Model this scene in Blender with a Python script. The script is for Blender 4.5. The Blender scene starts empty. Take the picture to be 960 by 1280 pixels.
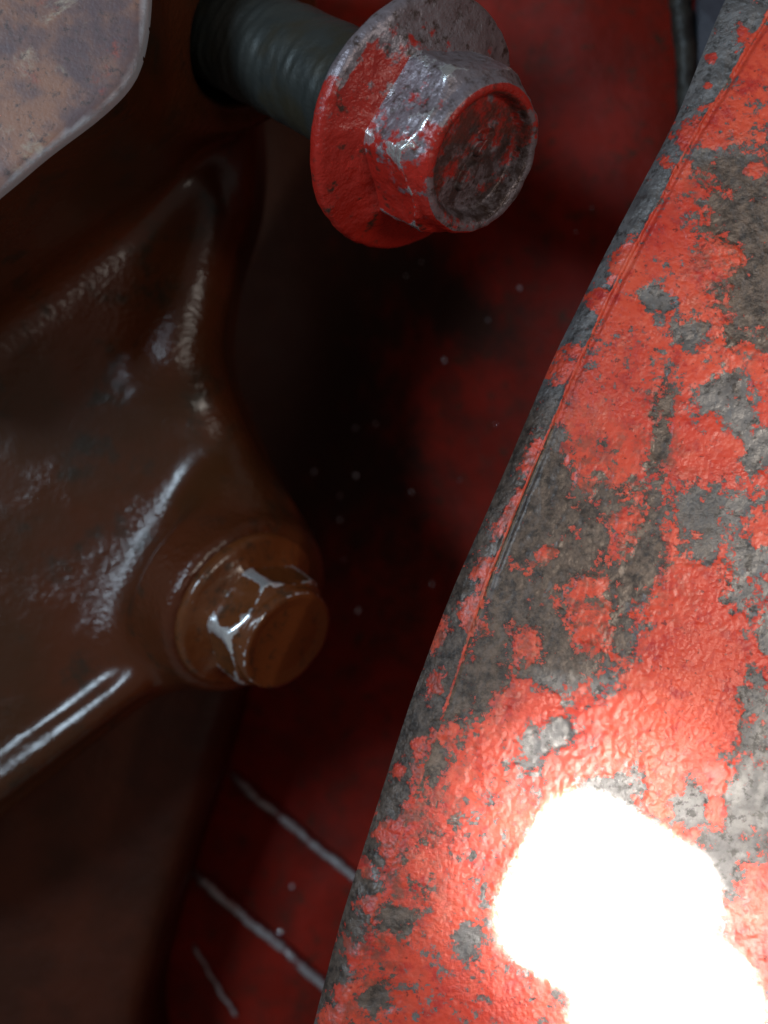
import bpy, math, random
import numpy as np
from mathutils import Vector, Matrix

# ------------------------------------------------------------------ camera, world, light
# everything below is laid out in millimetres and written to the meshes in metres
MM = 0.001
ZC = 200.0                       # height of the lens over the back panel, mm
K = 2 * math.tan(math.radians(22.5)) / 1280.0
scene = bpy.context.scene
COL = scene.collection

cam_d = bpy.data.cameras.new('camera')
cam = bpy.data.objects.new('camera', cam_d)
COL.objects.link(cam)
cam.location = (0, 0, ZC * MM)
cam_d.sensor_fit = 'VERTICAL'
cam_d.sensor_height = 24.0
cam_d.lens = 12.0 / math.tan(math.radians(22.5))
cam_d.clip_start = 0.005
cam_d.clip_end = 20.0
cam_d.dof.use_dof = True
cam_d.dof.focus_distance = 0.121
cam_d.dof.aperture_fstop = cam_d.lens / 2.1
scene.camera = cam

world = bpy.data.worlds.new('World')
scene.world = world
world.use_nodes = True
bg = world.node_tree.nodes['Background']
bg.inputs[0].default_value = (1.0, 0.96, 0.92, 1)
bg.inputs[1].default_value = 0.13

scene.view_settings.view_transform = 'Standard'
scene.view_settings.look = 'None'
scene.view_settings.exposure = 0.0
scene.view_settings.gamma = 1.0
scene.render.engine = 'CYCLES'
scene.cycles.max_bounces = 6
scene.cycles.use_denoising = True


def lamp(name, kind, loc, target, power, color, **kw):
    d = bpy.data.lights.new(name, kind)
    d.energy = power
    d.color = color
    for k, v in kw.items():
        setattr(d, k, v)
    o = bpy.data.objects.new(name, d)
    COL.objects.link(o)
    o.location = Vector(loc) * MM
    q = (Vector(target) - Vector(loc)).to_track_quat('-Z', 'Y')
    o.rotation_euler = q.to_euler()
    return o


# cool daylight falling in through the open left side of the engine bay
lamp('daylight_opening', 'AREA', (-258, 96, 358), (-15, 5, 60), 1.0, (0.64, 0.83, 1.0),
     shape='RECTANGLE', size=0.06, size_y=0.11)
# added fill from the right for the rib streak and the dark pad wall
lamp('fill_right', 'AREA', (150, 5, 350), (-15, 25, 50), 0.22, (1.0, 0.93, 0.84),
     shape='RECTANGLE', size=0.05, size_y=0.09)
# work torch with an oval beam shining on the red housing, and the hot square centre of its beam
T0, T1 = Vector((135, -60, 300)), Vector((40, -5, 80))
torch = lamp('torch', 'SPOT', T0, T1, 2.1, (1.0, 0.90, 0.76), spot_size=math.radians(38), spot_blend=0.5, shadow_soft_size=0.012)
tz = (T0 - T1).normalized()
ty = Vector((0.40, 0.92, 0.0)); ty = (ty - tz * ty.dot(tz)).normalized()
tx = ty.cross(tz)
torch.matrix_world = Matrix.Translation(T0 * MM) @ Matrix((tx, ty, tz)).transposed().to_4x4() @ Matrix.Diagonal((0.29, 1.0, 1.0, 1.0))


def beam(name, loc, target, power, size, roll, spread):
    o = lamp(name, 'AREA', loc, target, power, (1.0, 0.96, 0.88), shape='RECTANGLE', size=size[0], size_y=size[1], spread=math.radians(spread))
    o.rotation_euler = (o.rotation_euler.to_quaternion() @ Matrix.Rotation(math.radians(roll), 3, 'Z').to_quaternion()).to_euler()


beam('torch_hot_spot', (60, -78, 300), (21.0, -37.0, 84), 0.60, (0.0102, 0.0104), 107, 2.2)
beam('torch_glow', (62, -70, 300), (22, -35, 84), 0.008, (0.010, 0.010), 20, 9)
beam('torch_hot_edge', (62, -92, 300), (26.2, -47.6, 85), 0.16, (0.0066, 0.0052), 25, 3.4)


# ------------------------------------------------------------------ helpers
def W(px, py, z):
    """photo pixel + height -> point in mm"""
    d = ZC - z
    return np.array([(px - 480.0) * K * d, (640.0 - py) * K * d, z])


def to_px(x, y, z):
    d = (ZC - z) * K
    return 480.0 + x / d, 640.0 - y / d


_rng = np.random.default_rng(7)
_LAT = _rng.random((64, 64, 64)).astype(np.float32)


def vnoise(x, y, z=0.0):
    x, y, z = np.broadcast_arrays(np.asarray(x, np.float32), np.asarray(y, np.float32), np.asarray(z, np.float32))
    ix, iy, iz = np.floor(x).astype(np.int32), np.floor(y).astype(np.int32), np.floor(z).astype(np.int32)
    fx, fy, fz = x - ix, y - iy, z - iz
    fx = fx * fx * (3 - 2 * fx); fy = fy * fy * (3 - 2 * fy); fz = fz * fz * (3 - 2 * fz)
    def L(a, b, c):
        return _LAT[(ix + a) & 63, (iy + b) & 63, (iz + c) & 63]
    c00 = L(0, 0, 0) * (1 - fx) + L(1, 0, 0) * fx
    c10 = L(0, 1, 0) * (1 - fx) + L(1, 1, 0) * fx
    c01 = L(0, 0, 1) * (1 - fx) + L(1, 0, 1) * fx
    c11 = L(0, 1, 1) * (1 - fx) + L(1, 1, 1) * fx
    return (c00 * (1 - fy) + c10 * fy) * (1 - fz) + (c01 * (1 - fy) + c11 * fy) * fz


def fbm(x, y, z=0.0, oct=4, gain=0.5):
    s, a, t = 0.0, 1.0, 0.0
    for i in range(oct):
        f = 2.03 ** i
        s = s + a * (vnoise(x * f + 11.3 * i, y * f + 7.7 * i, np.asarray(z) * f + 3.1 * i) - 0.5)
        t += a
        a *= gain
    return s / t * 2.0     # about -1..1


def cells(x, y):
    """rounded grains: 1 at a grain's top, 0 in the joints"""
    ix, iy = np.floor(x).astype(np.int32), np.floor(y).astype(np.int32)
    best = np.full(x.shape, 9.0)
    for a in (-1, 0, 1):
        for b in (-1, 0, 1):
            jx, jy = _LAT[(ix + a) & 63, (iy + b) & 63, 5], _LAT[(ix + a) & 63, (iy + b) & 63, 23]
            rr = 0.75 + 0.6 * _LAT[(ix + a) & 63, (iy + b) & 63, 41]
            best = np.minimum(best, ((ix + a + jx - x) ** 2 + (iy + b + jy - y) ** 2) / rr)
    return np.clip(1 - best, 0, 1)


def sstep(a, b, x):
    t = np.clip((x - a) / (b - a), 0, 1)
    return t * t * (3 - 2 * t)


def smooth_poly(pts, n=6):
    """closed Catmull-Rom through the points"""
    p = np.array(pts, float)
    m = len(p)
    out = []
    for i in range(m):
        a, b, c, d = p[i - 1], p[i], p[(i + 1) % m], p[(i + 2) % m]
        for j in range(n):
            t = j / n
            out.append(0.5 * (2 * b + (c - a) * t + (2 * a - 5 * b + 4 * c - d) * t ** 2 + (3 * b - a - 3 * c + d) * t ** 3))
    return np.array(out)


def poly_sdf(poly, X, Y):
    d = np.full(X.shape, 1e18)
    inside = np.zeros(X.shape, bool)
    n = len(poly)
    for i in range(n):
        a, b = poly[i], poly[(i + 1) % n]
        ex, ey = b[0] - a[0], b[1] - a[1]
        wx, wy = X - a[0], Y - a[1]
        t = np.clip((wx * ex + wy * ey) / (ex * ex + ey * ey + 1e-12), 0, 1)
        d = np.minimum(d, (wx - ex * t) ** 2 + (wy - ey * t) ** 2)
        c = (a[1] > Y) != (b[1] > Y)
        xi = a[0] + (Y - a[1]) * ex / (ey if abs(ey) > 1e-9 else 1e-9)
        inside ^= c & (X < xi)
    d = np.sqrt(d)
    return np.where(inside, -d, d)


def extrude(d2, Z, z0, z1, r):
    wx = d2 + r
    wz = np.abs(Z - (z0 + z1) / 2) - (z1 - z0) / 2 + r
    return np.minimum(np.maximum(wx, wz), 0) + np.sqrt(np.maximum(wx, 0) ** 2 + np.maximum(wz, 0) ** 2) - r


def smin(a, b, k):
    h = np.maximum(k - np.abs(a - b), 0) / k
    return np.minimum(a, b) - h * h * k / 4


def smax(a, b, k):
    return -smin(-a, -b, k)


def rod_sdf(X, Y, Z, a, b, r, rr=0.0):
    """rounded cylinder from a to b"""
    a = np.array(a, float); b = np.array(b, float)
    L = np.linalg.norm(b - a); n = (b - a) / L
    px, py, pz = X - a[0], Y - a[1], Z - a[2]
    h = px * n[0] + py * n[1] + pz * n[2]
    rad = np.sqrt(np.maximum(px * px + py * py + pz * pz - h * h, 0))
    wx = rad - r + rr
    wz = np.abs(h - L / 2) - L / 2 + rr
    return np.minimum(np.maximum(wx, wz), 0) + np.sqrt(np.maximum(wx, 0) ** 2 + np.maximum(wz, 0) ** 2) - rr


def capsule_sdf(X, Y, Z, a, b, r):
    a = np.array(a, float); b = np.array(b, float)
    e = b - a
    px, py, pz = X - a[0], Y - a[1], Z - a[2]
    t = np.clip((px * e[0] + py * e[1] + pz * e[2]) / (e @ e), 0, 1)
    return np.sqrt((px - e[0] * t) ** 2 + (py - e[1] * t) ** 2 + (pz - e[2] * t) ** 2) - r


def surface_nets(F, org, h):
    """naive surface nets: verts (mm), quads"""
    S = F < 0
    nx, ny, nz = F.shape
    cnt = np.zeros((nx - 1, ny - 1, nz - 1), np.int8)
    for a in (0, 1):
        for b in (0, 1):
            for c in (0, 1):
                cnt += S[a:nx - 1 + a, b:ny - 1 + b, c:nz - 1 + c]
    act = (cnt > 0) & (cnt < 8)
    ci = np.argwhere(act)
    idx = np.full(act.shape, -1, np.int64)
    idx[act] = np.arange(len(ci))
    acc = np.zeros((len(ci), 3)); num = np.zeros(len(ci))
    corners = [(a, b, c) for a in (0, 1) for b in (0, 1) for c in (0, 1)]
    for p in corners:
        for ax in range(3):
            if p[ax]:
                continue
            q = list(p); q[ax] = 1
            f0 = F[ci[:, 0] + p[0], ci[:, 1] + p[1], ci[:, 2] + p[2]]
            f1 = F[ci[:, 0] + q[0], ci[:, 1] + q[1], ci[:, 2] + q[2]]
            m = (f0 < 0) != (f1 < 0)
            t = np.where(m, f0 / np.where(m, f0 - f1, 1), 0)
            pt = np.tile(np.array(p, float), (len(ci), 1))
            pt[:, ax] += t
            acc[m] += pt[m]; num[m] += 1
    V = (ci + acc / num[:, None]) * h + np.array(org)
    quads = []
    for ax in range(3):
        b_, c_ = (ax + 1) % 3, (ax + 2) % 3
        sl0 = [slice(None)] * 3; sl1 = [slice(None)] * 3
        sl0[ax] = slice(0, -1); sl1[ax] = slice(1, None)
        d = S[tuple(sl0)] != S[tuple(sl1)]
        e = np.argwhere(d)
        ok = (e[:, b_] > 0) & (e[:, c_] > 0) & (e[:, b_] < F.shape[b_] - 1) & (e[:, c_] < F.shape[c_] - 1)
        e = e[ok]
        def g(db, dc):
            q = e.copy(); q[:, b_] += db; q[:, c_] += dc
            return idx[q[:, 0], q[:, 1], q[:, 2]]
        Q = np.stack([g(-1, -1), g(0, -1), g(0, 0), g(-1, 0)], 1)
        flip = ~S[e[:, 0], e[:, 1], e[:, 2]]
        Q[flip] = Q[flip][:, ::-1]
        quads.append(Q)
    return V, np.concatenate(quads)


def make_mesh(name, V, F, smooth=True, attrs=None):
    """V in mm, F an (n,4) array of quads (or list)"""
    me = bpy.data.meshes.new(name)
    V = np.asarray(V, np.float32) * MM
    if isinstance(F, np.ndarray):
        n = len(F); k = F.shape[1]
        me.vertices.add(len(V)); me.vertices.foreach_set('co', V.ravel())
        me.loops.add(n * k); me.loops.foreach_set('vertex_index', F.astype(np.int32).ravel())
        me.polygons.add(n)
        me.polygons.foreach_set('loop_start', np.arange(n, dtype=np.int32) * k)
        me.update(calc_edges=True)
    else:
        me.from_pydata(V.tolist(), [], F)
    if smooth:
        me.polygons.foreach_set('use_smooth', np.ones(len(me.polygons), bool))
    for k_, v in (attrs or {}).items():
        a = me.attributes.new(k_, 'FLOAT', 'POINT')
        a.data.foreach_set('value', np.asarray(v, np.float32).ravel())
    me.validate()
    me.update()
    return me


def obj(name, me, mat=None, parent=None, **props):
    o = bpy.data.objects.new(name, me)
    COL.objects.link(o)
    if mat is not None:
        me.materials.clear(); me.materials.append(mat)
    if parent is not None:
        o.parent = parent
    for k, v in props.items():
        o[k] = v
    return o


def empty(name, loc, label, category, group=None, basis=None):
    o = bpy.data.objects.new(name, None)
    COL.objects.link(o)
    o.empty_display_size = 0.005
    M = Matrix.Translation(Vector(loc) * MM)
    if basis is not None:
        M = M @ basis.to_4x4()
    o.matrix_world = M
    o['label'] = label; o['category'] = category
    if group:
        o['group'] = group
    return o


def grid_quads(nu, nv, wrap=False):
    i = np.arange(nu - 1)[:, None]; j = np.arange(nv if wrap else nv - 1)[None, :]
    j2 = (j + 1) % nv
    return np.stack([i * nv + j, (i + 1) * nv + j, (i + 1) * nv + j2, i * nv + j2], -1).reshape(-1, 4)


def compact(V, F, attrs=None):
    u, inv = np.unique(F, return_inverse=True)
    return V[u], inv.reshape(F.shape), {k: v[u] for k, v in (attrs or {}).items()}


# ------------------------------------------------------------------ materials
class Mat:
    def __init__(self, name):
        self.m = bpy.data.materials.new(name)
        self.m.use_nodes = True
        self.t = self.m.node_tree
        self.b = self.t.nodes['Principled BSDF']
        self.co = self.t.nodes.new('ShaderNodeTexCoord').outputs['Object']

    def n(self, kind, **kw):
        x = self.t.nodes.new(kind)
        for k, v in kw.items():
            setattr(x, k, v)
        return x

    def link(self, a, b):
        self.t.links.new(a, b)

    def put(self, sock, v):
        if hasattr(v, 'links') or isinstance(v, bpy.types.NodeSocket):
            self.link(v, sock)
        elif isinstance(v, tuple) and len(v) == 3:
            sock.default_value = (*v, 1)
        else:
            sock.default_value = v

    def noise(self, wl, detail=4, rough=0.55, dist=0.0):
        """wl: wavelength in mm"""
        x = self.n('ShaderNodeTexNoise')
        self.link(self.co, x.inputs['Vector'])
        x.inputs['Scale'].default_value = 1000.0 / wl
        x.inputs['Detail'].default_value = detail
        x.inputs['Roughness'].default_value = rough
        x.inputs['Distortion'].default_value = dist
        return x.outputs['Fac']

    def voronoi(self, wl):
        x = self.n('ShaderNodeTexVoronoi')
        self.link(self.co, x.inputs['Vector'])
        x.inputs['Scale'].default_value = 1000.0 / wl
        return x.outputs['Distance']

    def attr(self, name):
        return self.n('ShaderNodeAttribute', attribute_name=name).outputs['Fac']

    def ramp(self, f, a, b):
        x = self.n('ShaderNodeMapRange', interpolation_type='SMOOTHSTEP')
        self.put(x.inputs['Value'], f)
        x.inputs['From Min'].default_value = a
        x.inputs['From Max'].default_value = b
        return x.outputs[0]

    def math(self, op, a, b=0.0, c=0.0):
        x = self.n('ShaderNodeMath', operation=op)
        for i, v in enumerate((a, b, c)):
            self.put(x.inputs[i], v)
        return x.outputs[0]

    def mix(self, f, a, b):
        x = self.n('ShaderNodeMix', data_type='RGBA')
        self.put(x.inputs[0], f); self.put(x.inputs[6], a); self.put(x.inputs[7], b)
        return x.outputs[2]

    def mixf(self, f, a, b):
        x = self.n('ShaderNodeMix', data_type='FLOAT')
        self.put(x.inputs[0], f); self.put(x.inputs[2], a); self.put(x.inputs[3], b)
        return x.outputs[0]

    def bump(self, h, dist_mm, strength=1.0, normal=None):
        x = self.n('ShaderNodeBump')
        x.inputs['Distance'].default_value = dist_mm * MM
        x.inputs['Strength'].default_value = strength
        self.link(h, x.inputs['Height'])
        if normal is not None:
            self.link(normal, x.inputs['Normal'])
        return x.outputs['Normal']

    def set(self, **kw):
        for k, v in kw.items():
            self.put(self.b.inputs[k.replace('_', ' ')], v)
        return self.m


def mat_red_paint():
    m = Mat('chipped_red_paint')
    c0 = m.attr('chip')
    f1 = m.math('MULTIPLY', m.math('SUBTRACT', m.noise(2.6, 6, 0.72), 0.5), 1.5)
    f2 = m.math('MULTIPLY', m.math('SUBTRACT', m.noise(0.8, 5, 0.75), 0.5), 1.5)
    chip = m.math('ADD', c0, m.math('ADD', f1, f2))
    k = m.ramp(chip, 0.46, 0.54)                       # 1 = bare casting
    pin = m.ramp(m.noise(0.6, 3, 0.6), 0.62, 0.70)     # pin holes in the paint
    rim = m.math('MULTIPLY', m.ramp(chip, 0.28, 0.46), 0.30)
    grime_shade = m.attr('grime_shade')
    tone = m.noise(14, 4, 0.6)
    red = m.mix(m.ramp(tone, 0.3, 0.7), (0.45, 0.032, 0.015), (0.54, 0.066, 0.030))
    red = m.mix(m.ramp(m.noise(2.2, 5, 0.7), 0.50, 0.68), red, (0.33, 0.014, 0.011))
    red = m.mix(m.math('MULTIPLY', m.ramp(m.noise(3.1, 5, 0.7), 0.54, 0.68), 0.35), red, (0.56, 0.13, 0.075))
    red = m.mix(m.math('MULTIPLY', pin, 0.8), red, (0.10, 0.010, 0.008))
    red = m.mix(rim, red, (0.27, 0.016, 0.013))
    stain = m.math('MULTIPLY', m.ramp(m.noise(1.5, 5, 0.72), 0.44, 0.60), m.math('MULTIPLY', grime_shade, 0.75))
    red = m.mix(stain, red, (0.10, 0.045, 0.03))
    g = m.mix(m.ramp(m.noise(5, 5, 0.65), 0.35, 0.65), (0.082, 0.077, 0.077), (0.150, 0.140, 0.138))
    g = m.mix(m.ramp(m.noise(0.9, 4, 0.7), 0.50, 0.64), g, (0.045, 0.040, 0.038))
    brown = m.mix(m.ramp(m.noise(1.3, 5, 0.75), 0.35, 0.65), (0.026, 0.019, 0.016), (0.115, 0.082, 0.064))
    g = m.mix(m.ramp(grime_shade, 0.15, 0.7), g, brown)
    g = m.mix(m.math('MULTIPLY', m.math('SUBTRACT', 1.0, m.ramp(chip, 0.54, 0.70)), 0.22), g, (0.05, 0.030, 0.024))
    col = m.mix(k, red, g)
    grain = m.math('SUBTRACT', 1.0, m.voronoi(0.5))
    hp = m.math('ADD', m.math('MULTIPLY', grain, 0.42), m.math('MULTIPLY', m.noise(0.3, 3, 0.6), 0.5))
    h = m.mixf(k, m.math('ADD', 0.25, hp), m.math('ADD', m.noise(0.5, 4, 0.7), m.math('MULTIPLY', grain, 0.25)))
    n1 = m.bump(m.math('MULTIPLY', h, m.math('ADD', 0.45, m.ramp(m.noise(11, 4, 0.6), 0.40, 0.62))), 0.21, 0.8)
    r = m.mixf(k, m.mixf(m.noise(1.4, 4, 0.7), 0.26, 0.58), m.mixf(m.noise(1.4, 4, 0.7), 0.22, 0.52))
    return m.set(Base_Color=col, Roughness=r, Normal=n1, Specular_IOR_Level=0.5, Metallic=m.math('MULTIPLY', k, 0.2))


def mat_brown():
    m = Mat('oily_brown_paint')
    c = m.mix(m.ramp(m.noise(18, 4, 0.6), 0.35, 0.65), (0.042, 0.0140, 0.0048), (0.062, 0.0150, 0.0048))
    c = m.mix(m.ramp(m.noise(5, 5, 0.65), 0.52, 0.72), c, (0.022, 0.013, 0.007))
    c = m.mix(m.ramp(m.noise(30, 2, 0.5), 0.55, 0.7), c, (0.072, 0.018, 0.008))
    h = m.math('ADD', m.math('MULTIPLY', m.noise(3.0, 2, 0.5), 0.4), m.math('MULTIPLY', m.noise(0.75, 3, 0.6), 1.1))
    return m.set(Base_Color=c, Roughness=m.mixf(m.noise(5, 4), 0.17, 0.30), Normal=m.bump(m.math('MULTIPLY', h, m.math('ADD', 0.25, m.ramp(m.noise(16, 3, 0.6), 0.42, 0.60))), 0.19, 0.7), Specular_IOR_Level=0.40)


def mat_pad():
    m = Mat('worn_machined_iron')
    a = m.mix(m.ramp(m.noise(9, 4, 0.65), 0.40, 0.62), (0.115, 0.074, 0.080), (0.27, 0.135, 0.09))
    a = m.mix(m.ramp(m.noise(11, 6, 0.7, 0.4), 0.53, 0.66), a, (0.40, 0.34, 0.26))
    a = m.mix(m.ramp(m.noise(5, 6, 0.72), 0.56, 0.70), a, (0.27, 0.075, 0.06))
    a = m.mix(m.ramp(m.noise(1.1, 5, 0.75), 0.52, 0.70), a, (0.07, 0.05, 0.05))
    a = m.mix(m.attr('bevel'), a, (0.46, 0.47, 0.52))
    h = m.math('ADD', m.noise(1.0, 4, 0.6), m.noise(0.35, 2, 0.5))
    return m.set(Base_Color=a, Roughness=m.mixf(m.attr('bevel'), m.mixf(m.noise(2.5, 3), 0.40, 0.62), 0.32), Metallic=m.mixf(m.attr('bevel'), 0.05, 0.4),
                 Normal=m.bump(h, 0.07, 0.5))


def mat_bolt_red():
    m = Mat('worn_red_bolt')
    w = m.math('ADD', m.attr('wear_sheen'), m.math('MULTIPLY', m.math('SUBTRACT', m.noise(2.6, 6, 0.72), 0.5), 1.7))
    grey = m.ramp(w, 0.42, 0.56)
    shine = m.ramp(m.math('ADD', m.attr('edge'), m.math('MULTIPLY', m.math('SUBTRACT', m.noise(1.8, 5, 0.72), 0.5), 1.9)), 0.48, 0.62)
    red = m.mix(m.noise(3, 4), (0.42, 0.018, 0.010), (0.24, 0.012, 0.008))
    red = m.mix(m.ramp(m.noise(1.9, 5, 0.7), 0.56, 0.68), red, (0.04, 0.018, 0.012))
    g = m.mix(m.noise(1.8, 4, 0.65), (0.14, 0.108, 0.120), (0.28, 0.245, 0.27))
    g = m.mix(m.ramp(m.noise(1.2, 6, 0.75), 0.50, 0.66), g, (0.06, 0.04, 0.034))
    c = m.mix(grey, red, g)
    dish_shade = m.math('MULTIPLY', m.attr('dish_shade'), m.ramp(m.noise(2.0, 5, 0.7), 0.36, 0.56))
    c = m.mix(m.math('MULTIPLY', dish_shade, 0.85), c, (0.045, 0.022, 0.016))  # shade of the dished face painted as a dark brown layer
    c = m.mix(shine, c, (0.62, 0.63, 0.64))
    h = m.math('ADD', m.noise(0.9, 4, 0.6), m.math('MULTIPLY', m.noise(0.3, 2, 0.5), 0.3))
    met = m.math('MAXIMUM', m.math('MULTIPLY', grey, 0.45), m.math('MULTIPLY', shine, 0.85))
    r = m.mixf(shine, m.mixf(grey, 0.30, 0.38), 0.24)
    return m.set(Base_Color=c, Roughness=r, Metallic=met, Normal=m.bump(h, 0.24, 0.8))


def mat_bolt_brown():
    m = Mat('oily_brown_bolt')
    shine = m.ramp(m.math('ADD', m.attr('edge'), m.math('MULTIPLY', m.math('SUBTRACT', m.noise(1.6, 4, 0.65), 0.5), 1.3)), 0.34, 0.46)
    c = m.mix(m.noise(4, 4), (0.080, 0.026, 0.0075), (0.115, 0.033, 0.010))
    c = m.mix(m.ramp(m.noise(2, 5, 0.72), 0.50, 0.66), c, (0.045, 0.020, 0.009))
    c = m.mix(shine, c, (0.80, 0.83, 0.86))  # blue-white glints of the hex edges painted over the brown
    h = m.math('ADD', m.noise(1.6, 3, 0.55), m.math('MULTIPLY', m.noise(0.5, 2, 0.5), 0.3))
    return m.set(Base_Color=c, Roughness=m.mixf(shine, m.mixf(m.noise(3, 2), 0.16, 0.28), 0.22),
                 Metallic=m.math('MULTIPLY', shine, 0.8), Normal=m.bump(h, 0.16, 0.55))


def mat_shank():
    m = Mat('oiled_steel_thread')
    c = m.mix(m.noise(2.2, 4, 0.65), (0.020, 0.026, 0.026), (0.040, 0.042, 0.036))
    c = m.mix(m.ramp(m.noise(7, 3), 0.5, 0.7), c, (0.035, 0.030, 0.018))
    return m.set(Base_Color=c, Roughness=0.5, Metallic=0.3, Normal=m.bump(m.noise(0.7, 3), 0.12, 0.6))


def mat_panel():
    m = Mat('grimy_dark_red_panel')
    c = m.mix(m.ramp(m.noise(16, 4, 0.6), 0.35, 0.65), (0.15, 0.010, 0.005), (0.23, 0.014, 0.007))
    dirt_shade = m.math('ADD', m.attr('grime_shade'), m.math('MULTIPLY', m.math('SUBTRACT', m.noise(6, 8, 0.76), 0.5), 2.0))
    c = m.mix(m.ramp(dirt_shade, 0.10, 1.0), c, (0.040, 0.016, 0.011))
    c = m.mix(m.ramp(m.noise(2.4, 6, 0.75), 0.52, 0.70), c, (0.055, 0.020, 0.012))
    h = m.math('ADD', m.noise(1.6, 3, 0.55), m.math('MULTIPLY', m.noise(0.6, 2, 0.5), 0.4))
    return m.set(Base_Color=c, Roughness=m.mixf(m.noise(5, 3), 0.45, 0.65), Normal=m.bump(h, 0.22, 0.6), Specular_IOR_Level=0.08)


def mat_simple(name, c1, c2, wl, rough, metal=0.0, bwl=1.0, bd=0.15, spec=0.5):
    m = Mat(name)
    return m.set(Base_Color=m.mix(m.ramp(m.noise(wl, 4, 0.65), 0.35, 0.65), c1, c2), Roughness=rough, Metallic=metal,
                 Normal=m.bump(m.noise(bwl, 3, 0.55), bd, 0.6), Specular_IOR_Level=spec)


def mat_rib():
    m = Mat('lit_rib_crest')
    c = m.ramp(m.math('ADD', m.attr('crest'), m.math('MULTIPLY', m.math('SUBTRACT', m.noise(2.0, 5, 0.7), 0.5), 2.2)), 0.62, 0.95)
    col = m.mix(c, (0.12, 0.012, 0.010), (0.33, 0.33, 0.33))  # pale crest colour stands for light caught on the ridge edges
    return m.set(Base_Color=col, Roughness=m.mixf(c, 0.5, 0.32), Metallic=m.math('MULTIPLY', c, 0.35), Normal=m.bump(m.noise(1.0, 3), 0.2, 0.6))


M_RED = mat_red_paint()
M_BROWN = mat_brown()
M_PAD = mat_pad()
M_BOLT = mat_bolt_red()
M_BOLT2 = mat_bolt_brown()
M_SHANK = mat_shank()
M_PANEL = mat_panel()
M_RIB = mat_rib()
M_LOWER = mat_simple('dull_brown_casting', (0.034, 0.010, 0.005), (0.052, 0.013, 0.006), 12, 0.40, 0, 1.4, 0.2, 0.16)
M_GAP_STRIP = mat_simple('black_gap_strip', (0.012, 0.011, 0.010), (0.03, 0.026, 0.02), 3, 0.5, 0, 0.9, 0.3, 0.3)
M_GREY = mat_simple('blue_grey_sheet', (0.045, 0.05, 0.062), (0.065, 0.07, 0.085), 8, 0.5, 0.1)
M_DROP = mat_simple('bright_metal_fleck', (0.55, 0.56, 0.58), (0.7, 0.7, 0.7), 2, 0.25, 0.7)


# ------------------------------------------------------------------ back panel
def panel_z(x, y):
    px, py = 480 + x / (K * 185), 640 - y / (K * 185)
    rise = sstep(430, 900, px + (640 - py) * 0.22)
    dip = np.exp(-(((px - 370) / 130) ** 2 + ((py - 430) / 230) ** 2))
    low = sstep(900, 1150, py)
    return 4 + 26 * rise - 9 * dip + 4 * low + 0.9 * fbm(x / 14, y / 14, 2.0, 4)


xs = np.arange(-130, 131, 1.0); ys = np.arange(-130, 131, 1.0)
PX, PY = np.meshgrid(xs, ys, indexing='ij')
PZ = panel_z(PX, PY)
gx, gy = to_px(PX, PY, PZ)
grime_shade = (0.95 * np.exp(-(((gx - 360) / 130) ** 2 + ((gy - 450) / 230) ** 2))  # deep shade of the central cavity put into the colour
         + 0.8 * np.exp(-(((gx - 560 - (gy - 370) * 0.8) / 60) ** 2 + ((gy - 380) / 75) ** 2))
         + 0.35 * np.exp(-(((gx - 480) / 110) ** 2 + ((gy - 640) / 150) ** 2))
         + 0.8 * np.exp(-(((gx - 330) / 100) ** 2 + ((gy - 190) / 170) ** 2))  # dark patch painted over the daylit strip between boss and bolt
         + 0.26)
panel = obj('back_panel', make_mesh('back_panel', np.stack([PX, PY, PZ], -1).reshape(-1, 3), grid_quads(len(xs), len(ys)),
            attrs={'grime_shade': grime_shade}), M_PANEL, kind='structure',
            label='grimy dark red painted metal wall at the back of the gap')


def rib(p0, p1, r, seed, h=1.6):
    """a raised weld-like rib running over the panel"""
    n, m = 90, 14
    t = np.linspace(0, 1, n)
    a = np.array(p0[:2]); b = np.array(p1[:2])
    c = a + (b - a) * t[:, None]
    d = (b - a) / np.linalg.norm(b - a); nrm = np.array([-d[1], d[0]])
    c = c + nrm * (0.35 * fbm(t * 6, t * 0 + seed, 0.5, 3))[:, None]
    zb = panel_z(c[:, 0], c[:, 1]) - 0.3
    rad = r * (1 + 0.28 * fbm(t * 22, t * 0 + seed * 3.1, 1.2, 3)) * np.minimum(1, np.minimum(t, 1 - t) * 14 + 0.15)
    V, cr = [], []
    for j in range(m):
        an = math.pi * j / (m - 1)
        V.append(np.column_stack([c + nrm * (np.cos(an) * rad)[:, None], zb + np.sin(an) * rad * h]))
        cr.append(np.full(n, math.sin(an) ** 2))
    return make_mesh('rib', np.stack(V, 1).reshape(-1, 3), grid_quads(n, m), attrs={'crest': np.stack(cr, 1)})


for s, (q0, q1, r) in enumerate((((280, 970), (520, 1160), 1.1), ((238, 1088), (470, 1290), 1.1), ((240, 1180), (296, 1275), 0.55))):
    p0, p1 = W(*q0, 9), W(*q1, 9)
    obj('rib', rib(p0, p1, r, 1.7 * s + 0.3), M_RIB, panel)

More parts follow.
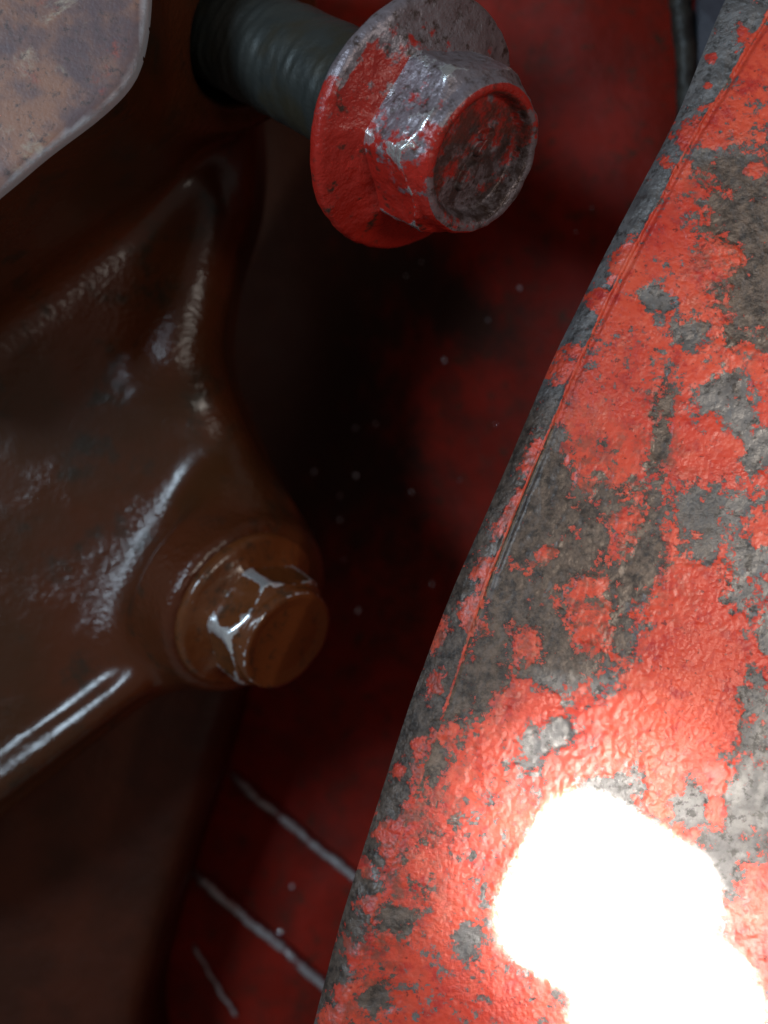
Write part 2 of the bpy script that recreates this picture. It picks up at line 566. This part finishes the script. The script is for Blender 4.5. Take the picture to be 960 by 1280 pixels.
# bright metal flecks stuck to the grime of the panel
random.seed(5)
fl = [(445, 595, .55), (425, 620, .45), (425, 650, .5), (448, 763, .6), (365, 1108, .7), (392, 590, .35), (556, 450, .55), (527, 328, .4),
      (508, 345, .4), (470, 530, .4), (445, 535, .4), (500, 567, .35), (540, 730, .4), (395, 690, .3), (575, 600, .3), (610, 400, .35),
      (350, 1165, .5), (430, 700, .3), (390, 665, .35), (515, 615, .35), (620, 530, .3), (650, 360, .35), (720, 290, .3), (740, 260, .3)]
fm = None
for (px, py, r) in fl:
    z = 8.0
    for _ in range(4):
        p = W(px, py, z); z = float(panel_z(p[0], p[1]))
    if fm is None:
        V = []
        for i in range(5):
            th = math.pi / 2 * i / 4
            for j in range(10):
                a = 2 * math.pi * j / 10
                V.append((math.cos(th) * math.cos(a), math.cos(th) * math.sin(a), 0.8 * math.sin(th)))
        fm = make_mesh('metal_fleck', np.array(V), grid_quads(5, 10, True))
        fm.materials.append(M_DROP)
    o = bpy.data.objects.new('metal_fleck', fm)
    COL.objects.link(o)
    o.parent = panel
    o.location = (p[0] * MM, p[1] * MM, (z - 0.05) * MM)
    q = r * random.uniform(.5, .95)
    o.scale = (q * random.uniform(.7, 1.4), q * random.uniform(.5, 1), q * 0.7)
    o.rotation_euler = (0.3 * random.random(), 0.3 * random.random(), random.random() * 6)


# ------------------------------------------------------------------ bolt axes (shared by castings and bolts)
def axis(img, off):
    v = np.array([img[0], -img[1]]); v = v / np.linalg.norm(v)
    s, c = math.sin(math.radians(off)), math.cos(math.radians(off))
    return np.array([v[0] * s, v[1] * s, c])


A1 = np.array([0.644, -0.51, 0.571]); A1 /= np.linalg.norm(A1)
B1 = W(510, 152, 76)                  # centre of the loose bolt's flange, underside
A2 = np.array([0.66, -0.41, 0.627]); A2 /= np.linalg.norm(A2)
B2 = W(302, 756, 50)
HOLE = B1 - A1 * 30.0                 # where the shank enters the casting


# ------------------------------------------------------------------ brown casting on the left
H = 0.6
org = np.array([-78.0, -48.0, 8.0])
shape = (int(92 / H), int(134 / H), int(76 / H))
X, Y, Z = np.meshgrid(*[np.arange(n, dtype=np.float32) * H + o for n, o in zip(shape, org)], indexing='ij')
X2, Y2 = X[:, :, 0].astype(float), Y[:, :, 0].astype(float)
plate = [(300, -150), (312, 60), (318, 160), (312, 240), (285, 335), (275, 430), (297, 510), (330, 580), (362, 640), (384, 700),
         (372, 775), (310, 832), (235, 852), (165, 893), (80, 960), (0, 1022), (-120, 1110), (-300, 1150), (-420, 900), (-420, 300), (-380, -200)]
ppoly = smooth_poly([W(a, b, 46)[:2] for a, b in plate], 4)
pad = [(188, -60), (184, 30), (168, 92), (128, 138), (60, 190), (0, 240), (-120, 335), (-300, 440), (-420, 200), (-420, -220), (190, -230)]
dpad = poly_sdf(smooth_poly([W(a, b, 78)[:2] for a, b in pad], 4), X2, Y2)
dpl = poly_sdf(ppoly, X2, Y2)
F = extrude(dpl[:, :, None], Z + 0.05 * (X + 30), 26, 48, 5.0)
# the plate sags slightly away from its rim
F = smin(F, extrude((dpad - 0.02 * 0)[:, :, None] - 0.10 * np.maximum(78 - Z, 0) * 0.35, Z, 20, 78, 1.0), 5.0)
# boss round the loose bolt and fillets
F = smin(F, rod_sdf(X, Y, Z, HOLE - A1 * 40, HOLE + A1 * 1.5, 11.5, 1.6), 5.0)
# boss of the seated bolt
F = smin(F, rod_sdf(X, Y, Z, B2 - A2 * 7.0, B2 + A2 * 0.7, 11.0, 1.3), 8.0)
# raised ribs on the plate; the lower-left bead is added to catch an edge highlight
F = smin(F, capsule_sdf(X, Y, Z, W(266, 268, 45.6), W(218, 445, 46.6), 3.0), 6.0)
F = smin(F, capsule_sdf(X, Y, Z, W(170, 850, 47.4), W(-114, 1060, 48.6), 2.1), 1.4)
F = smin(F, capsule_sdf(X, Y, Z, W(285, 620, 46), W(215, 745, 45), 3.2), 5.0)
# drilled hole
F = smax(F, -rod_sdf(X, Y, Z, HOLE - A1 * 22, HOLE + A1 * 14, 7.5), 0.8)
F = F + 0.14 * fbm(X / 11, Y / 11, Z / 11, 2)
F = np.maximum(F, np.maximum(np.maximum(-76 - X, Y - 84), Z - 82))
F = np.maximum(F, 12 - Z)
V, Q = surface_nets(F.astype(np.float32), org, H)
del X, Y, Z
fc = V[Q].mean(1)
vdp = poly_sdf(smooth_poly([W(a, b, 78)[:2] for a, b in pad], 4), V[:, 0], V[:, 1])
bevel = sstep(-0.75, -0.2, vdp + 0.5 * fbm(V[:, 0] / 2, V[:, 1] / 2, 0.7, 4)) * (V[:, 2] > 74)
bevel = bevel * 0.9
fd = vdp[Q].mean(1)
is_pad = (fc[:, 2] > 76.9) & (fd < 1.2)
cast_root = empty('brown_casting', W(60, 600, 12), 'oily dark brown cast iron housing with a pale worn flat pad and two bolt bosses', 'machine casting')
inv = cast_root.matrix_world.inverted()


def child_of(root, name, me, mat):
    o = obj(name, me, mat, root)
    o.matrix_parent_inverse = root.matrix_world.inverted()
    return o


bpy.context.view_layer.update()
v_, f_, a_ = compact(V, Q[~is_pad])
child_of(cast_root, 'body', make_mesh('body', v_, f_), M_BROWN)
v_, f_, a_ = compact(V, Q[is_pad], {'bevel': bevel})
po = child_of(cast_root, 'machined_pad', make_mesh('machined_pad', v_, f_, attrs=a_), M_PAD)
po['label'] = 'pale blotchy worn metal pad with a bright bevelled rim'

# ------------------------------------------------------------------ lower dull casting
H2 = 0.9
org = np.array([-80.0, -92.0, -6.0])
shape = (int(85 / H2), int(95 / H2), int(38 / H2))
X, Y, Z = np.meshgrid(*[np.arange(n, dtype=np.float32) * H2 + o for n, o in zip(shape, org)], indexing='ij')
low = [(330, 770), (300, 870), (262, 1000), (222, 1130), (185, 1260), (150, 1420), (-200, 1500), (-250, 760)]
dl = poly_sdf(smooth_poly([W(a, b, 24)[:2] for a, b in low], 4), X[:, :, 0].astype(float), Y[:, :, 0].astype(float))
F = extrude(dl[:, :, None], Z, -4, 25, 4.0) + 0.3 * fbm(X / 9, Y / 9, Z / 9, 2)
V, Q = surface_nets(F.astype(np.float32), org, H2)
obj('lower_casting', make_mesh('lower_casting', V, Q), M_LOWER,
    label='dull dark brown casting lying under the bolted brown housing', category='machine casting')
del X, Y, Z, F


# ------------------------------------------------------------------ bolts
def bolt_basis(ax, spin):
    z = Vector(ax).normalized()
    # reference direction: image up projected
    u = Vector((0, 0, 1)).cross(z).normalized()
    w = z.cross(u)
    R = Matrix((u, w, z)).transposed()
    return R @ Matrix.Rotation(spin, 3, 'Z')


def make_bolt(ax, base, spin, fr, ap, rc, hh, fh, recess, ding, seed, mats, marks, label, shank_r, shank_l, wear_sheen_fn):
    root = empty('flange_bolt', base, label, 'bolt', basis=bolt_basis(ax, spin))
    nA = 300
    ang = np.linspace(0, 2 * math.pi, nA, endpoint=False)
    m60 = (ang % (math.pi / 3)) - math.pi / 6
    hexr = np.minimum(ap / np.cos(m60), ap * 1.115)          # slightly rounded corners
    corner = np.abs(m60) / (math.pi / 6)                     # 1 at the corners
    rows = []        # (radius array, z array, part, edge array)
    def row(r, z, part, edge=0.0):
        r = np.broadcast_to(np.asarray(r, float), ang.shape); z = np.broadcast_to(np.asarray(z, float), ang.shape)
        rows.append((r, z, part, np.broadcast_to(np.asarray(edge, float), ang.shape)))
    # flange underside, rim, sloped top
    row(shank_r * 0.9, 0.0, 0); row(fr - 1.0, 0.0, 0)
    for a in np.linspace(-90, 70, 9):
        row(fr - 0.8 + 0.8 * math.cos(math.radians(a)), 0.8 + 0.8 * math.sin(math.radians(a)) + (0.35 if a > 0 else 0), 0, 0.10)
    for t in np.linspace(0.08, 1, 16):
        e = fr - 0.55
        rr = e + (hexr - e) * t
        row(rr, 1.95 + (fh - 1.95) * (t ** 1.25), 0)
    # hex flats
    rk = rc + 0.35                                           # round collar at the end of the hex
    zc = hh - 1.35 - np.maximum(hexr - rk, 0) * 1.0          # chamfer cone meets the flats in arcs
    for t in np.linspace(0.0, 1, 22):
        row(hexr * (1 - 0.004 * t), fh + 0.02 + (zc - fh) * t, 1, sstep(0.66, 1.0, corner) * 0.60 + 0.46 * t ** 8 + 0.26 * (1 - t) ** 8)
    for t in np.linspace(0.15, 1, 6):
        row(hexr + (rk - hexr) * t, zc + (hh - 1.15 - zc) * t, 1, 0.42 * (1 - t))
    for t in np.linspace(0.2, 1, 6):
        row(rk + (rc - rk) * t ** 3, hh - 1.15 * (1 - t), 1, 0.12 + 0.22 * t ** 3)
    # rounded rim and dished face
    for t in np.linspace(0.1, 1, 6):
        row(rc - 0.95 * t, hh + 0.18 * math.sin(math.pi * t), 2, 0.12)
    for t in np.linspace(0.1, 1, 8):
        row(rc - 0.95 - 0.9 * t, hh - recess * (3 * t * t - 2 * t ** 3), 2)
    r0 = rc - 1.85
    for t in np.linspace(0.03, 1, 50):
        row(r0 * (1 - t) + 0.01, hh - recess, 2)
    R = np.stack([r[0] for r in rows]); Zz = np.stack([r[1] for r in rows]); E = np.stack([r[3] for r in rows])
    part = np.array([r[2] for r in rows])
    Xb, Yb = R * np.cos(ang), R * np.sin(ang)
    # blows and uneven paint
    d = ding * fbm(Xb / 2.6 + seed, Yb / 2.6, Zz / 2.6, 4)
    nr = 1 + d / np.maximum(R, 2.0)
    Zz = Zz + np.where(R < fr - 0.3, d * 0.6, d * 0.2)
    Xb, Yb = Xb * nr, Yb * nr
    # stamped marks standing proud of the dished face
    if marks:
        u_, w_ = Xb, Yb
        m = np.full(R.shape, 1e9)
        for (x0, y0, x1, y1) in marks:
            ex, ey = x1 - x0, y1 - y0
            t = np.clip(((u_ - x0) * ex + (w_ - y0) * ey) / (ex * ex + ey * ey), 0, 1)
            m = np.minimum(m, np.hypot(u_ - x0 - ex * t, w_ - y0 - ey * t))
        Zz = Zz + 0.6 * (1 - sstep(0.25, 0.62, m)) * (R < r0 + 0.3)
    ux, uy = Xb * RTV[0] + Yb * RTV[1], Xb * UPV[0] + Yb * UPV[1]
    E = E + 0.5 * np.exp(-((ux + 7.0) ** 2 + (uy - 1.0) ** 2) / 5.0) * (part[:, None] == 1)     # corner the spanner slipped off
    Wr = wear_sheen_fn(Xb, Yb, Zz, ang[None, :] + 0 * R, part[:, None] + 0 * R)
    P = np.stack([Xb, Yb, Zz], -1).reshape(-1, 3)
    nR = len(rows)
    Qd = grid_quads(nR, nA, True)
    rowi = Qd[:, 0] // nA
    pm = part[np.minimum(rowi + 1, nR - 1)]
    at = {'edge': E.ravel(), 'wear_sheen': Wr.ravel(), 'dish_shade': ((part[:, None] == 2) * (R < rc - 0.9)).astype(float).ravel()}
    head = None
    for k, nm in ((0, 'flange'), (1, 'hex_head'), (2, 'head_face')):
        v_, f_, a_ = compact(P, Qd[pm == k][:, ::-1], at)
        o = obj(nm, make_mesh(nm, v_, f_, attrs=a_), mats[0], root if k < 2 else head)
        if k == 1:
            head = o
    # threaded shank
    n = int(shank_l / 0.16); m_ = 48
    zz = np.linspace(0.3, -shank_l, n)
    an = np.linspace(0, 2 * math.pi, m_, endpoint=False)
    ph = (zz[:, None] / 1.5 + an[None, :] / (2 * math.pi)) % 1.0
    rr = shank_r + 0.22 * fbm(an[None, :] * 3, zz[:, None] / 1.5, 2.0, 3) - 0.045 * np.abs(ph - 0.5) * 2 * (zz[:, None] < -7)
    rr = rr * sstep(-shank_l - 0.05, -shank_l + 1.2, zz)[:, None] ** 0.5
    P = np.stack([rr * np.cos(an), rr * np.sin(an), zz[:, None] + 0 * rr], -1).reshape(-1, 3)
    obj('threaded_shank', make_mesh('threaded_shank', P, grid_quads(n, m_, True)), mats[1], root)
    return root


def wear_sheen_upper(x, y, z, a, part):
    # bare on the upper side and on the upper flats, red kept below; world-up direction on the head
    wy = x * UPV[0] + y * UPV[1]
    wx = x * RTV[0] + y * RTV[1]
    w = 0.46 + 0.055 * wy - 0.01 * wx
    w = np.where(part == 0, 0.26 + 0.050 * wy + 0.012 * wx, w)
    w = w + np.where((part == 0) & (np.hypot(x, y) > 11.9), 0.30 * sstep(-3, 6, wy - 0.6 * wx), 0)  # highlight on the upper-left rim painted in as bare metal
    w = np.where(part == 2, 0.50 + 0.03 * wx - 0.045 * wy, w)
    return w


def img_dirs(R):
    inv = R.inverted()
    up = inv @ Vector((0, 1, 0)); rt = inv @ Vector((1, 0, 0))
    return (up.x, up.y), (rt.x, rt.y)


SPIN1 = math.radians(10)
UPV, RTV = img_dirs(bolt_basis(A1, SPIN1))
# two worn cast characters, drawn in the plane of the head
def glyph(strokes, cx, cy, s):
    out = []
    for (a, b, c, d) in strokes:
        P0 = np.array([cx + a * s, cy + b * s]); P1 = np.array([cx + c * s, cy + d * s])
        f = lambda p: (p[0] * RTV[0] + p[1] * UPV[0], p[0] * RTV[1] + p[1] * UPV[1])
        out.append((*f(P0), *f(P1)))
    return out


G8 = [(0, 0, .7, 0), (.7, 0, .7, .6), (.7, .6, 0, .6), (0, .6, 0, 0), (0, .6, .1, 1.2), (.1, 1.2, .7, 1.2), (.7, 1.2, .7, .6)]
G7 = [(0, 1.0, .7, 1.0), (.7, 1.0, .2, 0)]
MARKS = glyph(G8, -0.2, -3.6, 1.7) + glyph(G7, 0.2, 0.2, 1.9)
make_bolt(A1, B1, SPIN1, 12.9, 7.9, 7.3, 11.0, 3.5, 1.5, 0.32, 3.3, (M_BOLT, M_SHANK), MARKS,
          'loose red painted flange bolt with chipped hex head and long exposed thread', 6.2, 46, wear_sheen_upper)

SPIN2 = math.radians(-8)
UPV, RTV = img_dirs(bolt_basis(A2, SPIN2))
make_bolt(A2, B2, SPIN2, 10.0, 6.7, 6.2, 9.2, 3.2, 0.25, 0.14, 8.1, (M_BOLT2, M_SHANK), None,
          'brown painted flange bolt seated tight in the corner of the casting', 5.0, 16, lambda x, y, z, a, p: x * 0)


# ------------------------------------------------------------------ red housing on the right
outer = np.array([(1400, -700), (1010, -180), (950, -80), (905, 0), (845, 150), (760, 310), (690, 450), (622, 610), (562, 745), (512, 880), (464, 1030), (426, 1150), (392, 1280), (365, 1400), (345, 1500), (250, 2100)], float)
crease = np.array([(1480, -700), (1090, -190), (1020, -80), (966, 10), (862, 180), (765, 365), (712, 480), (655, 615), (607, 735), (560, 880), (508, 1030), (466, 1150), (430, 1280), (400, 1400), (380, 1500), (290, 2100)], float)


def face_z(x, y):
    return 80 + 0.10 * (x - 10) - 0.07 * y


def curve_xy(pts, dz):
    out = []
    for px, py in pts:
        z = 80.0
        for _ in range(6):
            p = W(px, py, z); z = face_z(p[0], p[1]) + dz
        out.append((p[0], p[1]))
    return np.array(out)


co = curve_xy(outer, -1.9); cc = curve_xy(crease, 0)
yy = np.concatenate([np.linspace(100, 60, 40, endpoint=False), np.linspace(60, -60, 720, endpoint=False), np.linspace(-60, -105, 46)])
ND = len(yy)


def at_y(c, y):
    o = np.argsort(c[:, 1])
    x = np.interp(y, c[o, 1], c[o, 0])
    k = np.hanning(61); k /= k.sum()
    return np.convolve(np.pad(x, 30, mode='reflect', reflect_type='odd'), k, 'valid')


xo, xc = at_y(co, yy), at_y(cc, yy)


def blob(px, py, l):
    s = np.zeros_like(px)
    for b in l:
        cx, cy, rx, ry = b[:4]
        an = math.radians(b[4]) if len(b) > 4 else 0
        w = b[5] if len(b) > 5 else 1.0
        dx, dy = px - cx, py - cy
        a = dx * math.cos(an) + dy * math.sin(an); c = -dx * math.sin(an) + dy * math.cos(an)
        s = np.maximum(s, w * np.exp(-0.7 * ((a / rx) ** 2 + (c / ry) ** 2) ** 1.15))
    return s


BARE = [(915, 215, 30, 24), (938, 270, 42, 42), (955, 350, 40, 70), (868, 418, 17, 14), (820, 374, 17, 12), (893, 495, 42, 18, -35), (925, 520, 26, 26),
        (950, 560, 26, 30), (826, 535, 15, 48), (880, 640, 60, 40), (812, 610, 40, 24), (690, 610, 45, 52, 25), (745, 640, 70, 34), (655, 665, 55, 45),
        (735, 695, 85, 26, -8), (640, 745, 38, 45, 25), (790, 720, 34, 60, 30), (725, 845, 55, 46), (690, 800, 40, 55), (680, 925, 36, 26, -20), (600, 850, 36, 62, 22), (775, 790, 40, 24, -35),
        (935, 700, 38, 22), (925, 745, 34, 26), (945, 900, 34, 62), (925, 985, 30, 60, 10), (955, 1010, 40, 90), (862, 1010, 18, 26), (905, 1060, 30, 60, 20),
        (770, 985, 30, 18), (496, 1150, 14, 14), (584, 1183, 15, 21, -25), (545, 950, 14, 26, 20), (492, 1010, 10, 14), (470, 1245, 22, 14), (750, 640, 20, 60),
        (742, 215, 1, 1), (880, 195, 12, 10), (870, 690, 26, 20), (600, 1330, 60, 30), (1000, 300, 50, 120), (1010, 950, 50, 140), (690, 545, 18, 20), (975, 800, 20, 40)]
KEEP = [(730, 590, 22, 60, -20), (790, 540, 26, 60), (780, 660, 16, 22), (770, 690, 22, 14), (800, 610, 24, 16), (840, 645, 14, 22), (745, 775, 32, 34, 20), (690, 690, 18, 10), (660, 810, 16, 26),
        (880, 570, 50, 34), (940, 215, 14, 8), (905, 330, 24, 18), (880, 870, 60, 110), (700, 955, 24, 14), (895, 1000, 14, 46), (928, 1048, 12, 10), (640, 890, 60, 24, -14),
        (955, 660, 24, 20), (855, 760, 70, 60), (952, 1120, 20, 70), (790, 880, 70, 50)]
LIPRED = [(b[0], b[1], b[2] * 0.82, b[3] * 0.82, *b[4:]) for b in [(862, 172, 24, 16, -60), (893, 70, 8, 10), (884, 105, 8, 8), (838, 205, 10, 10), (775, 330, 16, 34, 25), (748, 380, 20, 22), (704, 452, 34, 24, -30), (662, 575, 13, 40, 25), (640, 640, 9, 40, 28),
          (605, 715, 18, 26, 20), (590, 770, 16, 24), (545, 800, 12, 24, 20), (548, 850, 10, 20), (520, 935, 14, 14), (500, 965, 14, 10), (482, 1045, 16, 24), (460, 1085, 12, 14), (455, 1130, 16, 14), (440, 1190, 14, 20),
          (425, 1235, 18, 16), (415, 1270, 18, 16), (468, 1010, 8, 10), (930, 40, 10, 20)]]
GRIME = [(700, 660, 130, 120), (690, 640, 90, 90), (640, 700, 60, 90, 20), (760, 680, 90, 50), (720, 780, 70, 60), (930, 330, 60, 110), (600, 830, 50, 110, 22), (560, 800, 40, 130, 24), (480, 1080, 60, 260, 18), (825, 545, 24, 60), (640, 600, 40, 110, 25), (905, 230, 40, 30)]


def paint(x, y, z, lip):
    px, py = to_px(x, y, z)
    wob = 13 * fbm(x / 3.2, y / 3.2, 0.3, 5, 0.62); wob2 = 13 * fbm(x / 3.2, y / 3.2, 5.3, 5, 0.62)
    px, py = px + wob, py + wob2
    n = fbm(x / 2.4, y / 2.4, 9.1, 6, 0.72)
    if lip is None:
        c = 0.35 + 0.52 * blob(px, py, BARE) - 0.34 * blob(px, py, KEEP) + 0.26 * n
    else:
        c = 0.80 - 0.58 * blob(px, py, LIPRED) + 0.42 * n - 0.55 * sstep(0.86, 0.99, lip) * (py < 900) - 0.42 * sstep(0.50, 0.95, lip) * sstep(860, 980, py)
    g = np.clip(blob(px, py, GRIME) * 1.1 + 0.4 * n, 0, 1)
    return c, g, px, py


root = empty('red_housing', (45, -10, 4), 'red painted cast housing with peeling paint and a bare grey edge', 'machine casting')
bpy.context.view_layer.update()

# flat face
NT = 370
tt = np.linspace(0, 1, NT) ** 1.0
x_end = 66.0
FX = xc[:, None] + (np.maximum(x_end, xc + 12) - xc)[:, None] * tt[None, :]
FY = np.broadcast_to(yy[:, None], FX.shape)
FZ = face_z(FX, FY)
chip, gr, ppx, ppy = paint(FX, FY, FZ, None)
coat = 1 - sstep(0.42, 0.58, chip + 0.10 * fbm(FX / 0.7, FY / 0.7, 1.0, 2))
rough_zone = np.clip(blob(ppx, ppy, [(840, 850, 190, 150), (940, 330, 90, 120), (650, 900, 90, 60)]) + 0.12, 0, 1)          # the coat is grainier here
bumps = np.maximum(fbm(FX / 0.95, FY / 0.95, 4.0, 2), -0.2)
relief = coat * (0.07 + bumps * 0.07 + rough_zone * (0.13 * cells(FX / 0.8 + 0.3 * fbm(FX / 2, FY / 2, 1.1, 2), FY / 0.8 + 40) + 0.06 * cells(FX / 0.5, FY / 0.5))) + (1 - coat) * 0.10 * fbm(FX / 0.8, FY / 0.8, 8.0, 3) + 0.25 * fbm(FX / 12, FY / 12, 3.0, 2)
near = sstep(0, 0.9, FX - xc[:, None])
groove = -0.28 * np.exp(-((FX - xc[:, None] - 0.35) / 0.28) ** 2) * sstep(1000, 700, ppy)
FZ2 = FZ + relief * near + groove
face = make_mesh('face', np.stack([FX, FY, FZ2], -1).reshape(-1, 3), grid_quads(ND, NT), attrs={'chip': chip, 'grime_shade': gr})
child_of(root, 'face', face, M_RED)

# rounded lip along the open edge
NL = 44
ll = np.linspace(1, 0, NL)                       # 1 at the crease
LX = xo[:, None] + (xc - xo)[:, None] * ll[None, :]
LY = np.broadcast_to(yy[:, None], LX.shape)
u = 1 - ll
drop = 0.25 * u + 1.65 * u ** 2.2
LZ = face_z(LX, LY) - drop[None, :]
chip, gr2, _, lpy = paint(LX, LY, LZ, np.broadcast_to(ll[None, :], LX.shape))
coat = 1 - sstep(0.42, 0.58, chip)
rel = coat * (0.06 + 0.14 * np.maximum(fbm(LX / 0.8, LY / 0.8, 2.0, 2), -0.3)) + (1 - coat) * 0.20 * fbm(LX / 0.9, LY / 0.9, 6.0, 3)
bead = 0.12 * np.exp(-((ll[None, :] - 0.92) / 0.07) ** 2) * sstep(1000, 700, lpy)
LZ = LZ + rel * np.minimum(1, np.minimum(u * 12, 1))[None, :] + bead
lipm = make_mesh('edge_lip', np.stack([LX, LY, LZ], -1).reshape(-1, 3), grid_quads(ND, NL)[:, ::-1], attrs={'chip': chip, 'grime_shade': gr2 * 0.9})
lo = child_of(root, 'edge_lip', lipm, M_RED)
lo['label'] = 'rounded grey edge of the housing with flakes of red paint'

# wall dropping from the lip to the back panel
NW = 60
wx0, wz0 = LX[:, -1], LZ[:, -1]
sv = np.linspace(0, 1, NW)
sk = 1 - (1 - sv) ** 1.0
WZ = wz0[:, None] * (1 - sk) + 2.0 * sk
rnd = 1 - np.exp(-(wz0[:, None] - WZ) / 1.2)
WXX = wx0[:, None] - 0.15 * rnd + 0.30 * (wz0[:, None] - WZ) + 0.2 * fbm(WZ / 3, yy[:, None] / 3, 2, 2) * rnd
WY = np.broadcast_to(yy[:, None], WXX.shape)
wall = make_mesh('side_wall', np.stack([WXX, WY, WZ], -1).reshape(-1, 3), grid_quads(ND, NW)[:, ::-1],
                 attrs={'chip': 0.25 + 0.5 * fbm(WZ / 5, WY / 5, 3, 3), 'grime_shade': 0.7 + 0 * WZ})
child_of(root, 'side_wall', wall, M_RED)


# ------------------------------------------------------------------ things in the gap at the top right
def tube(pts, r, seed, m=14, squash=1.0):
    p = np.array(pts, float)
    t = np.linspace(0, len(p) - 1, 70)
    c = np.stack([np.interp(t, np.arange(len(p)), p[:, i]) for i in range(3)], 1)
    d = np.gradient(c, axis=0); d /= np.linalg.norm(d, axis=1)[:, None]
    s = np.cross(d, [0, 0, 1]); s /= np.linalg.norm(s, axis=1)[:, None]
    w = np.cross(s, d)
    an = np.linspace(0, 2 * math.pi, m, endpoint=False)
    rr = r * (1 + 0.22 * fbm(t[:, None] * 5, an[None, :] * 1.3, seed, 3))
    V = c[:, None] + s[:, None] * (np.cos(an) * rr)[..., None] + w[:, None] * (np.sin(an) * rr * squash)[..., None]
    return make_mesh('tube', V.reshape(-1, 3), grid_quads(70, m, True))


obj('gap_strip', tube([W(848, -90, 40), W(850, 0, 40), W(858, 60, 40), W(862, 130, 39), W(850, 260, 38)], 1.5, 2.0), M_GAP_STRIP,  # strip added to draw the dark gap as a black solid
    label='black strip standing in for the dark gap beside the red housing edge', category='dark strip')
# blue-grey sheet edge behind the black strip
q = [W(878, -120, 42), W(874, 10, 42), W(872, 120, 40), W(1010, 130, 42), W(1040, -120, 44)]
n = len(q)
Vs = [tuple(p) for p in q] + [(p[0], p[1], p[2] - 3.0) for p in q]
Fs = [tuple(range(n - 1, -1, -1)), tuple(range(n, 2 * n))] + [(i, (i + 1) % n, n + (i + 1) % n, n + i) for i in range(n)]
obj('metal_sheet', make_mesh('metal_sheet', Vs, Fs, smooth=False), M_GREY,
    label='blue grey metal sheet edge showing behind the black strip', category='metal sheet')
